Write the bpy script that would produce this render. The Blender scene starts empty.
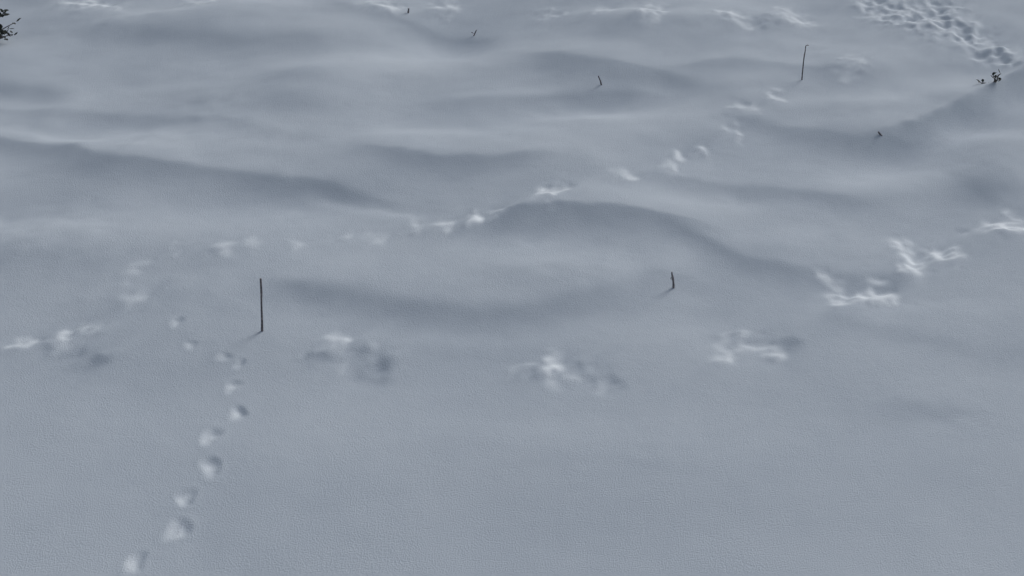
import bpy, math, random
import numpy as np
from mathutils import Vector
random.seed(4); rng=np.random.default_rng(7)
scene=bpy.context.scene

# ---------------- camera (3 m above the snow, looking down 30 deg)
H=3.0; PITCH=math.radians(30); HF=math.radians(40)
F=512/math.tan(HF/2)
cam_d=bpy.data.cameras.new("camera"); cam=bpy.data.objects.new("camera",cam_d)
scene.collection.objects.link(cam); scene.camera=cam
cam.location=(0,0,H); cam.rotation_euler=(math.radians(90)-PITCH,0,0)
cam_d.angle=HF; cam_d.clip_end=2000

def g(px,py):
    a=(px-512)/F; b=(288-py)/F
    dy=math.cos(PITCH)+b*math.sin(PITCH); dz=-math.sin(PITCH)+b*math.cos(PITCH)
    t=H/-dz
    return a*t, dy*t
def sc(px,py):
    x0,y0=g(px,py); x1,_=g(px+1,py); _,y1=g(px,py-1)
    return x1-x0, y1-y0

SUN_EL=math.radians(27); SUN_AZ=math.radians(38)    # to the right of +y
L=np.array([math.sin(SUN_AZ),math.cos(SUN_AZ)])

# ---------------- relief: slope field on the ground, integrated to a height
DX=0.01
gx=np.arange(-6.4,6.4,DX); gy=np.arange(1.0,15.0,DX)
X,Y=np.meshgrid(gx,gy)
def fnoise(shape,lx,ly):
    n=rng.standard_normal(shape)
    fy=np.fft.fftfreq(shape[0],DX)[:,None]; fx=np.fft.rfftfreq(shape[1],DX)[None,:]
    m=np.exp(-((fx*lx)**2+(fy*ly)**2)*3)
    o=np.fft.irfft2(np.fft.rfft2(n)*m,s=shape)
    return o/o.std()
wob=fnoise(X.shape,0.5,0.3)*0.05+fnoise(X.shape,1.5,0.6)*0.05
wobx=fnoise(X.shape,0.6,0.6)*0.05
jit=fnoise(X.shape,.07,.07)*.018; jitx=fnoise(X.shape,.07,.07)*.014
D=np.zeros_like(X); FR=np.zeros_like(X)  # FR: sunlit brightness of the prints, painted into the snow colour
def win(cx,cy,R):
    i0,i1=np.searchsorted(gy,[cy-R,cy+R]); j0,j1=np.searchsorted(gx,[cx-R,cx+R])
    return (slice(i0,i1),slice(j0,j1))
def blob(px,py,rx,ry,a,ang=0,w=1.0,T=None):
    T=D if T is None else T
    cx,cy=g(px,py); sx,sy=sc(px,py); rx=rx*sx; ry=ry*sy
    s=win(cx,cy,3*max(rx,ry)+.3)
    dx=X[s]-cx+wobx[s]*w+jitx[s]; dy=Y[s]-cy+wob[s]*w+jit[s]
    T[s]+=a*np.exp(-(dx/rx)**2-(dy/ry)**2)
def ridge(pts,up,dn,a,w=0.7):
    P=[g(*p) for p in pts]; xs=np.array([p[0] for p in P]); ys=np.array([p[1] for p in P])
    o=np.argsort(xs); xs=xs[o]; ys=ys[o]
    m=pts[len(pts)//2]; sy=sc(*m)[1]
    xx=np.linspace(xs[0],xs[-1],60); yy=np.interp(xx,xs,ys)
    k=np.hanning(13); k/=k.sum(); yy=np.convolve(np.pad(yy,6,mode='edge'),k,'valid')
    d=Y-np.interp(X,xx,yy)+wob*w*0.5+jit*.4
    sg=np.where(d>0,up*sy,dn*sy)
    e=(xs[-1]-xs[0])*0.25
    t=np.clip((X-xs[0])/e,0,1)*np.clip((xs[-1]-X)/e,0,1); t=t*t*(3-2*t)
    D[:]+=a*t*np.exp(-(d/sg)**2)

ridge([(-90,120),(0,139),(100,163),(250,174),(350,187),(450,212)],3,15,-.42)
ridge([(-60,132),(20,128),(110,152)],7,6,.36)
ridge([(290,188),(360,203),(440,220)],4,7,.30)
ridge([(-90,95),(0,104),(100,113),(220,122),(340,142)],4,10,-.28)
ridge([(-80,70),(20,86),(90,92)],7,11,-.36)
ridge([(60,30),(150,36),(250,44),(350,38)],6,12,-.27)
ridge([(300,6),(370,14),(450,26),(520,30)],3,7,-.28)
ridge([(390,106),(470,100),(560,93),(640,90),(700,96)],4,12,-.36)
ridge([(340,150),(420,160),(500,163),(570,158)],3,11,-.36)
ridge([(440,232),(500,217),(560,211),(620,213),(690,224),(740,236)],1.8,17,-.46,.25)
ridge([(640,215),(700,236),(750,262),(840,276),(930,276)],5,15,-.29)
ridge([(200,262),(300,286),(400,302),(500,312),(570,304),(650,276)],9,15,-.32)
ridge([(620,280),(660,272),(720,280)],6,10,-.16)
ridge([(620,170),(700,182),(800,190),(900,204)],4,10,-.28)
ridge([(640,74),(730,62),(820,72),(900,78)],4,11,-.28)
ridge([(500,52),(570,62),(640,70),(720,84)],4,11,-.32)
ridge([(700,112),(780,128),(860,140),(960,136)],5,14,-.30)
ridge([(850,142),(905,130),(950,112),(1000,86),(1060,60),(1120,50)],1.8,14,-.64,.1)
ridge([(780,300),(870,332),(980,352),(1100,356)],10,14,-.15)
ridge([(130,272),(60,260),(-60,262)],8,14,-.08)
ridge([(560,34),(660,28),(780,22),(880,28)],4,10,-.22)
blob(990,182,38,20,-.58); blob(930,408,45,8,-.16); blob(590,292,45,12,-.08)
blob(130,300,60,16,-.08); blob(470,345,60,10,-.10); blob(620,470,90,14,-.06); blob(220,520,30,60,-.07)
blob(880,470,110,20,-.05)
D*=.82
for b in [(430,52,70,20,.30),(310,70,90,14,.12),(450,135,85,14,.28),(560,112,70,10,.24),(180,145,120,9,.12),
          (540,262,110,14,.24),(250,215,130,15,.14),(30,225,60,18,.20),(110,235,70,12,.06),(800,225,110,18,.18),
          (700,200,70,9,.12),(980,130,45,15,.30),(900,170,60,12,.10),(620,190,60,10,.1),(200,75,120,9,.10),
          (760,100,70,10,.12),(880,108,55,11,.18),(660,250,30,20,.1),(300,262,80,10,.10),(380,330,120,10,.08),
          (150,12,100,8,.12),(640,12,80,6,.12),(800,45,60,9,.12),(900,300,120,14,.1),(680,320,100,18,.06),(960,80,40,10,.14),
          (300,420,150,40,.05),(760,470,160,30,.05),(540,420,160,20,.05),(100,430,90,20,.05)]:
    blob(*b)
nf=np.clip((Y-4.4)/2.0,0.0,1)
D+=fnoise(X.shape,.9,.45)*(.016+.050*nf)+fnoise(X.shape,.42,.34)*(.010+.050*nf)
D+=fnoise(X.shape,.14,.12)*(.006+.016*nf)
rp=np.clip(fnoise(X.shape,.9,.6)-.7,0,1.2)*nf
D+=fnoise(X.shape,.07,.07)*(.008+.04*rp)

# churned boot prints: kicked-up facets, shaded pits, broken snow with its lit brightness painted in
c1=fnoise(X.shape,.045,.06); c2=fnoise(X.shape,.020,.026); chunk=c1+.7*c2
CM=np.zeros_like(X)
def cm(px,py,rx,ry,a,T=CM,p=1.5):
    cx,cy=g(px,py); sx,sy=sc(px,py)
    s=win(cx,cy,3*max(rx*sx,ry*sy)+.2)
    q=((X[s]-cx+wobx[s]*.2+jitx[s]*1.2)/(rx*sx))**2+((Y[s]-cy+wob[s]*.2+jit[s]*1.5)/(ry*sy))**2
    T[s]=np.maximum(T[s],a*np.exp(-q**p))
prints=[
 (72,333,13,7,.8),(20,345,18,4,.55),(58,346,14,4,.3),(345,342,12,8,.65),(343,368,8,6,.4),(322,352,10,4,.25),(555,361,7,11,1.0),(530,366,16,3,.35),(575,372,8,6,.3),(598,379,7,4,.22),
 (728,349,13,7,.68),(768,352,13,6,.55),(745,330,14,4,.35),(750,342,7,8,.45),
 (872,291,15,6,1.2),(840,297,9,8,.9),(888,287,7,8,.9),(858,301,10,5,.6),(918,257,13,9,1.1),(910,264,7,8,.9),(903,236,10,6,.7),(1000,227,20,6,.9),(1016,214,8,9,.6),(942,249,12,8,1.),(832,275,9,6,.5),
 (552,200,9,8,.85),(537,199,7,6,.55),(498,215,7,6,1.1),(476,218,6,6,.8),(442,227,7,5,.5),(418,224,6,5,.5),(374,240,7,6,.38),(340,237,9,4,.3),(295,246,7,5,.3),
 (225,249,11,5,.35),(255,240,7,4,.28),(178,246,7,5,.28),(620,178,6,5,.55),(671,166,6,6,.65),(680,153,6,4,.55),(706,148,4,5,.7),(737,131,5,7,.65),(726,129,4,5,.5),
 (742,107,9,4,.4),(752,112,6,4,.35),(777,98,6,5,.6),(850,68,12,6,.4),(842,76,7,4,.35),(645,16,8,10,.7),(658,12,6,8,.5),(730,18,12,5,.5),(742,27,9,4,.45),(555,8,10,5,.5),(600,10,12,5,.4),(380,8,18,4,.6),(90,8,22,4,.8),(205,2,12,4,.8),
 (443,4,12,5,.5),(130,302,9,8,.25),(133,268,6,8,.25),(800,18,10,6,.45),(785,12,6,5,.4)]
for px,py,rx,ry,a in prints:
    blob(px,py,rx,ry,a*.52,0,.08); cm(px,py,rx*1.5,ry*1.6,.55*min(a,1))
    cm(px,py,rx*1.3,ry*1.3,min(a,1.1),FR,1.5)
for px,py,rx,ry,a in [(95,362,14,10,-.28),(60,352,18,5,-.12),(376,364,13,13,-.30),(362,350,12,9,-.18),(322,357,14,6,-.22),(590,368,16,8,-.16),(605,380,14,6,-.14),(782,344,14,11,-.36),
      (745,332,24,8,-.26),(550,376,20,6,-.12),(890,300,20,6,-.20),(932,243,22,7,-.22),(760,24,20,7,-.25),(560,190,18,4,-.12),(85,332,10,6,-.18)]:
    blob(px,py,rx,ry,a,0,.12); cm(px,py,rx*1.2,ry*1.2,.28)
for px,py,rx,ry in [(882,8,22,14),(905,16,20,14),(930,22,26,16),(962,34,22,12),(990,52,18,10),(940,8,20,8),(1006,64,8,6)]:
    cm(px,py,rx*1.2,ry*1.2,.85); blob(px,py,rx,ry,.10)
    cm(px,py,rx,ry,.4,FR)
D+=(c1*.85+.38*c2)*CM*.46
D=np.clip(D,-.62,1.0)
G=-D/1.35
G-=G.mean()
fy=np.fft.fftfreq(G.shape[0],DX)[:,None]*2*np.pi; fx=np.fft.rfftfreq(G.shape[1],DX)[None,:]*2*np.pi
kl=fx*L[0]+fy*L[1]; kk=fx**2+fy**2
Hh=np.fft.rfft2(G)*(-1j*kl)/(kl**2+0.03*kk+0.9**2)
h=np.clip(np.fft.irfft2(Hh,s=G.shape),-.6,.6)

# paw prints: shallow, sunlit brightness painted in as a paler colour
def pit(px,py,r,dep,fr=.9):
    cx,cy=g(px,py); s=win(cx,cy,r*4)
    dx=X[s]-cx+jitx[s]*.3; dy=(Y[s]-cy+jit[s]*.3)/1.45
    th=np.arctan2(dy,dx); rr=np.hypot(dx,dy)/(r*(1+.16*np.sin(2*th+px)+.10*np.sin(3*th+py)))
    tilt=.5-.5*np.tanh((dx*.8+dy*.5)/r*-1.0)
    h[s]+= -dep*np.exp(-rr**2.6)*(.35+.65*tilt)+dep*.10*np.exp(-((rr-1.45)/.45)**2)
    h[s]+= np.exp(-rr**4)*chunk[s]*.0009
    FR[s]=np.maximum(FR[s],fr*np.exp(-(np.hypot(dx+.1*r,dy)/(r*1.1))**2.6))
paws=[(237,410,.027),(212,434,.030),(211,465,.031),(186,496,.028),(177,530,.030),(137,563,.026),(232,383,.023),(238,362,.018),
      (176,326,.022),(191,345,.019),(222,354,.018)]
for px,py,r in paws: pit(px,py,r,r*.38,.68 if py>375 else .4)

def fade(a,lo,hi,w): return np.clip((a-lo)/w,0,1)*np.clip((hi-a)/w,0,1)
fd=fade(X,-6.4,6.39,1.2)*fade(Y,1.0,14.99,1.2); fd=fd*fd*(3-2*fd)
h*=fd
FR=np.clip(FR*np.clip(.8+.30*chunk,0.2,1.25),0,1)

# ---------------- ground sheet: dense near, coarser to the horizon
def grow(start,step,f,end):
    o=[];v=start
    while v<end: step*=f; v+=step; o.append(v)
    return o
xp=list(np.arange(0,4.0,0.0075)); xp+=grow(xp[-1],.0075,1.035,700)
xs=np.array([-v for v in xp[:0:-1]]+xp)
yp=[2.9]
while yp[-1]<11.0: yp.append(yp[-1]+.006+.0016*(yp[-1]-2.9))
yp+=grow(yp[-1],.02,1.035,900)
yn=[2.9-(v) for v in grow(0,.01,1.06,300)][::-1]
ys=np.array(yn+yp)
def sample(x,y,A=None):
    A=h if A is None else A
    fxi=np.clip((x-gx[0])/DX,0,len(gx)-1.001); fyi=np.clip((y-gy[0])/DX,0,len(gy)-1.001)
    i=fyi.astype(int); j=fxi.astype(int); u=fxi-j; v=fyi-i
    return (A[i,j]*(1-u)*(1-v)+A[i,j+1]*u*(1-v)+A[i+1,j]*(1-u)*v+A[i+1,j+1]*u*v)
GX,GY=np.meshgrid(xs,ys)
Z=sample(GX,GY)
r=np.hypot(GX,GY-6); far=np.clip((r-7)/10,0,1)
Z+=far*(.25*np.sin(GX*.31+GY*.12)+.18*np.sin(GY*.42-GX*.1)+.3*np.sin(GX*.07)*np.sin(GY*.06))
ny,nx=GX.shape
co=np.stack([GX,GY,Z],-1).reshape(-1,3).astype(np.float32)
idx=np.arange(ny*nx).reshape(ny,nx)
q=np.stack([idx[:-1,:-1],idx[:-1,1:],idx[1:,1:],idx[1:,:-1]],-1).reshape(-1,4).astype(np.int32)
me=bpy.data.meshes.new("snow_ground"); me.vertices.add(len(co)); me.vertices.foreach_set("co",co.ravel())
me.loops.add(q.size); me.loops.foreach_set("vertex_index",q.ravel())
me.polygons.add(len(q)); me.polygons.foreach_set("loop_start",np.arange(0,q.size,4,dtype=np.int32))
me.polygons.foreach_set("use_smooth",np.ones(len(q),dtype=bool))
me.update(calc_edges=True)
at=me.attributes.new("painted_print_light",'FLOAT','POINT'); at.data.foreach_set("value",sample(GX,GY,FR).ravel().astype(np.float32))
ground=bpy.data.objects.new("snow_ground",me); scene.collection.objects.link(ground)
print("verts",len(co),"h range",h.min(),h.max())

# ---------------- materials
def mat(name): 
    m=bpy.data.materials.new(name); m.use_nodes=True
    return m,m.node_tree,m.node_tree.nodes["Principled BSDF"]
m,nt,b=mat("snow")
tc=nt.nodes.new("ShaderNodeTexCoord")
b.inputs["Roughness"].default_value=.95; b.inputs["Specular IOR Level"].default_value=.05
n1=nt.nodes.new("ShaderNodeTexNoise"); n1.inputs["Scale"].default_value=180; n1.inputs["Detail"].default_value=3; n1.inputs["Roughness"].default_value=.65
n2=nt.nodes.new("ShaderNodeTexNoise"); n2.inputs["Scale"].default_value=18; n2.inputs["Detail"].default_value=3
n3=nt.nodes.new("ShaderNodeTexNoise"); n3.inputs["Scale"].default_value=1.2; n3.inputs["Detail"].default_value=4
for n in (n1,n2,n3): nt.links.new(tc.outputs["Object"],n.inputs["Vector"])
cr=nt.nodes.new("ShaderNodeValToRGB"); cr.color_ramp.elements[0].position=.3; cr.color_ramp.elements[1].position=.7
cr.color_ramp.elements[0].color=(.568,.632,.700,1); cr.color_ramp.elements[1].color=(.600,.662,.725,1)
nt.links.new(n3.outputs["Fac"],cr.inputs["Fac"])
mx=nt.nodes.new("ShaderNodeMix"); mx.data_type='RGBA'
an=nt.nodes.new("ShaderNodeAttribute"); an.attribute_name="painted_print_light"
nt.links.new(an.outputs["Fac"],mx.inputs[0]); nt.links.new(cr.outputs["Color"],mx.inputs[6]); mx.inputs[7].default_value=(.83,.89,.94,1)  # paler colour paints the light caught by print facets
nt.links.new(mx.outputs[2],b.inputs["Base Color"])
b2=nt.nodes.new("ShaderNodeBump"); b2.inputs["Distance"].default_value=.004; b2.inputs["Strength"].default_value=.3
b1=nt.nodes.new("ShaderNodeBump"); b1.inputs["Distance"].default_value=.0042; b1.inputs["Strength"].default_value=.65
nt.links.new(n2.outputs["Fac"],b2.inputs["Height"]); nt.links.new(n1.outputs["Fac"],b1.inputs["Height"])
nt.links.new(b2.outputs["Normal"],b1.inputs["Normal"]); nt.links.new(b1.outputs["Normal"],b.inputs["Normal"])
me.materials.append(m)

def barkmat(name,c1,c2,scale):
    m,nt,b=mat(name); n=nt.nodes.new("ShaderNodeTexNoise"); n.inputs["Scale"].default_value=scale
    tc=nt.nodes.new("ShaderNodeTexCoord"); nt.links.new(tc.outputs["Object"],n.inputs["Vector"])
    cr=nt.nodes.new("ShaderNodeValToRGB"); cr.color_ramp.elements[0].position=.35; cr.color_ramp.elements[1].position=.65
    cr.color_ramp.elements[0].color=(*c1,1); cr.color_ramp.elements[1].color=(*c2,1)
    nt.links.new(n.outputs["Fac"],cr.inputs["Fac"]); nt.links.new(cr.outputs["Color"],b.inputs["Base Color"])
    b.inputs["Roughness"].default_value=.8
    return m
bark=barkmat("twig_bark",(.085,.077,.085),(.24,.215,.225),90)
leafm=barkmat("leaf",(.012,.018,.014),(.04,.05,.035),60)

def tubes(name,chains,leaves=(),mats=(bark,leafm)):
    V=[];Fc=[];mi=[]
    for pts,r0,r1 in chains:
        n=len(pts); base=len(V); K=7
        for i,p in enumerate(pts):
            t=(pts[min(i+1,n-1)]-pts[max(i-1,0)]).normalized()
            a=t.orthogonal().normalized(); bb=t.cross(a); rr=(r0+(r1-r0)*i/(n-1))*random.uniform(.85,1.15)
            for k in range(K):
                an=2*math.pi*k/K; V.append(p+(a*math.cos(an)+bb*math.sin(an))*rr)
        for i in range(n-1):
            for k in range(K):
                Fc.append((base+i*K+k,base+i*K+(k+1)%K,base+(i+1)*K+(k+1)%K,base+(i+1)*K+k)); mi.append(0)
        Fc.append(tuple(base+(n-1)*K+k for k in range(K))); mi.append(0)
    for c,d,w,ln in leaves:
        d=d.normalized(); s=d.cross(Vector((random.uniform(-.5,.5),random.uniform(-.5,.5),1))).normalized(); u=s.cross(d)
        base=len(V)
        V+= [c,c+d*ln*.35+s*w,c+d*ln*.75+s*w*.7+u*w*.2,c+d*ln,c+d*ln*.75-s*w*.7+u*w*.2,c+d*ln*.35-s*w,c+d*ln*.5-u*w*.25]
        for a1,a2 in ((0,1),(1,2),(2,3),(3,4),(4,5),(5,0)):
            Fc.append((base+a1,base+a2,base+6)); mi.append(1)
    me=bpy.data.meshes.new(name); me.from_pydata([tuple(v) for v in V],[],Fc)
    for mm in mats: me.materials.append(mm)
    me.polygons.foreach_set("material_index",mi); me.polygons.foreach_set("use_smooth",[True]*len(Fc)); me.update()
    o=bpy.data.objects.new(name,me); scene.collection.objects.link(o); return o

def hit(px,py):
    a=(px-512)/F; bb=(288-py)/F
    d=Vector((a,math.cos(PITCH)+bb*math.sin(PITCH),-math.sin(PITCH)+bb*math.cos(PITCH)))
    t=H*0.8/-d.z
    while t<H*1.5/-d.z:
        p=Vector((0,0,H))+d*t
        if p.z<=float(sample(np.array(p.x),np.array(p.y))): return p
        t+=.003
    return Vector((*g(px,py),0))
def stem(px,py,ht,bend,n=9,kink=.001):
    p=hit(px,py); out=[]
    for i in range(n):
        t=i/(n-1)
        out.append(p+Vector((bend[0]*t+bend[2]*math.sin(t*3.1)+random.uniform(-kink,kink),bend[1]*t,-.02+(ht+.02)*t)))
    return out
tubes("dead_stalk",[(stem(262,331,.250,(.018,-.01,.001)),.0054,.0036)])
s=stem(674,288,.078,(-.014,0,.002)); 
tubes("twig",[(s,.0066,.003),([s[5],s[5]+Vector((-.010,0,.004)),s[5]+Vector((-.008,0,.014))],.0025,.0015)])
s=stem(802,80,.205,(.001,0,-.003)); 
tubes("dead_stalk",[(s+[s[-1]+Vector((.008,0,.006)),s[-1]+Vector((.016,0,.003))],.0042,.0026)])
s=stem(602,85,.055,(-.022,0,.003)); tubes("twig",[(s,.006,.003)])
s=stem(886,137,.03,(-.045,0,.0)); tubes("twig",[(s,.006,.004),([s[6],s[6]+Vector((.0,0,-.02)),s[6]+Vector((.01,0,-.03))],.004,.003)])
s=stem(472,36,.04,(.03,0,0)); tubes("twig",[(s,.005,.003),([s[4],s[4]+Vector((-.012,0,.012)),s[4]+Vector((-.02,0,.014))],.003,.002)])
s=stem(408,13,.03,(.005,0,0)); tubes("twig",[(s,.007,.005)])

def sprig(name,px,py,specs,nl,lw,ll):
    base=hit(px,py); ch=[];lv=[]
    for (ex,ey,ez,r) in specs:
        pts=[base+Vector((ex*t+.01*math.sin(5*t+ex*9),ey*t,-.02+(ez+.02)*(t**.8))) for t in np.linspace(0,1,9)]
        ch.append((pts,r,r*.4))
        for i in range(nl):
            q=pts[random.randint(3,8)]+Vector([random.uniform(-.014,.014) for _ in range(3)])
            lv.append((q,Vector((random.uniform(-1,1),random.uniform(-1,.6),random.uniform(-.5,.9))),lw*random.uniform(.6,1.2),ll*random.uniform(.6,1.2)))
    return tubes(name,ch,lv)
sprig("evergreen_shrub",-14,42,[(.17,0,.05,.005),(.20,-.02,.13,.005),(.15,0,.19,.004),(.08,0,.15,.004),(.11,.02,.03,.004),(-.1,0,.1,.004)],14,.013,.038)
sprig("leafy_twig",992,82,[(-.07,0,.0,.004),(.05,0,.05,.005),(.01,0,.05,.004),(.03,0,.02,.004)],5,.010,.030)

# ---------------- light: sky whitened by thin cloud, soft low sun
w=bpy.data.worlds.new("World"); scene.world=w; w.use_nodes=True
wn=w.node_tree; bg=wn.nodes["Background"]; sky=wn.nodes.new("ShaderNodeTexSky"); sky.sky_type='NISHITA'; sky.sun_disc=False
sky.sun_elevation=SUN_EL; sky.sun_rotation=SUN_AZ; sky.air_density=1.0; sky.dust_density=2.5
hs=wn.nodes.new("ShaderNodeHueSaturation"); hs.inputs["Saturation"].default_value=.6
wn.links.new(sky.outputs[0],hs.inputs["Color"])
wn.links.new(hs.outputs[0],bg.inputs[0]); bg.inputs[1].default_value=.083
sd=bpy.data.lights.new("sun",'SUN'); so=bpy.data.objects.new("sun",sd); scene.collection.objects.link(so)
sd.energy=1.28; sd.angle=math.radians(26); sd.color=(.98,.985,1.0)
dirv=Vector((math.sin(SUN_AZ)*math.cos(SUN_EL),math.cos(SUN_AZ)*math.cos(SUN_EL),math.sin(SUN_EL)))
so.rotation_euler=dirv.to_track_quat('Z','Y').to_euler()
scene.view_settings.view_transform='Standard'; scene.view_settings.look='None'; scene.view_settings.exposure=0
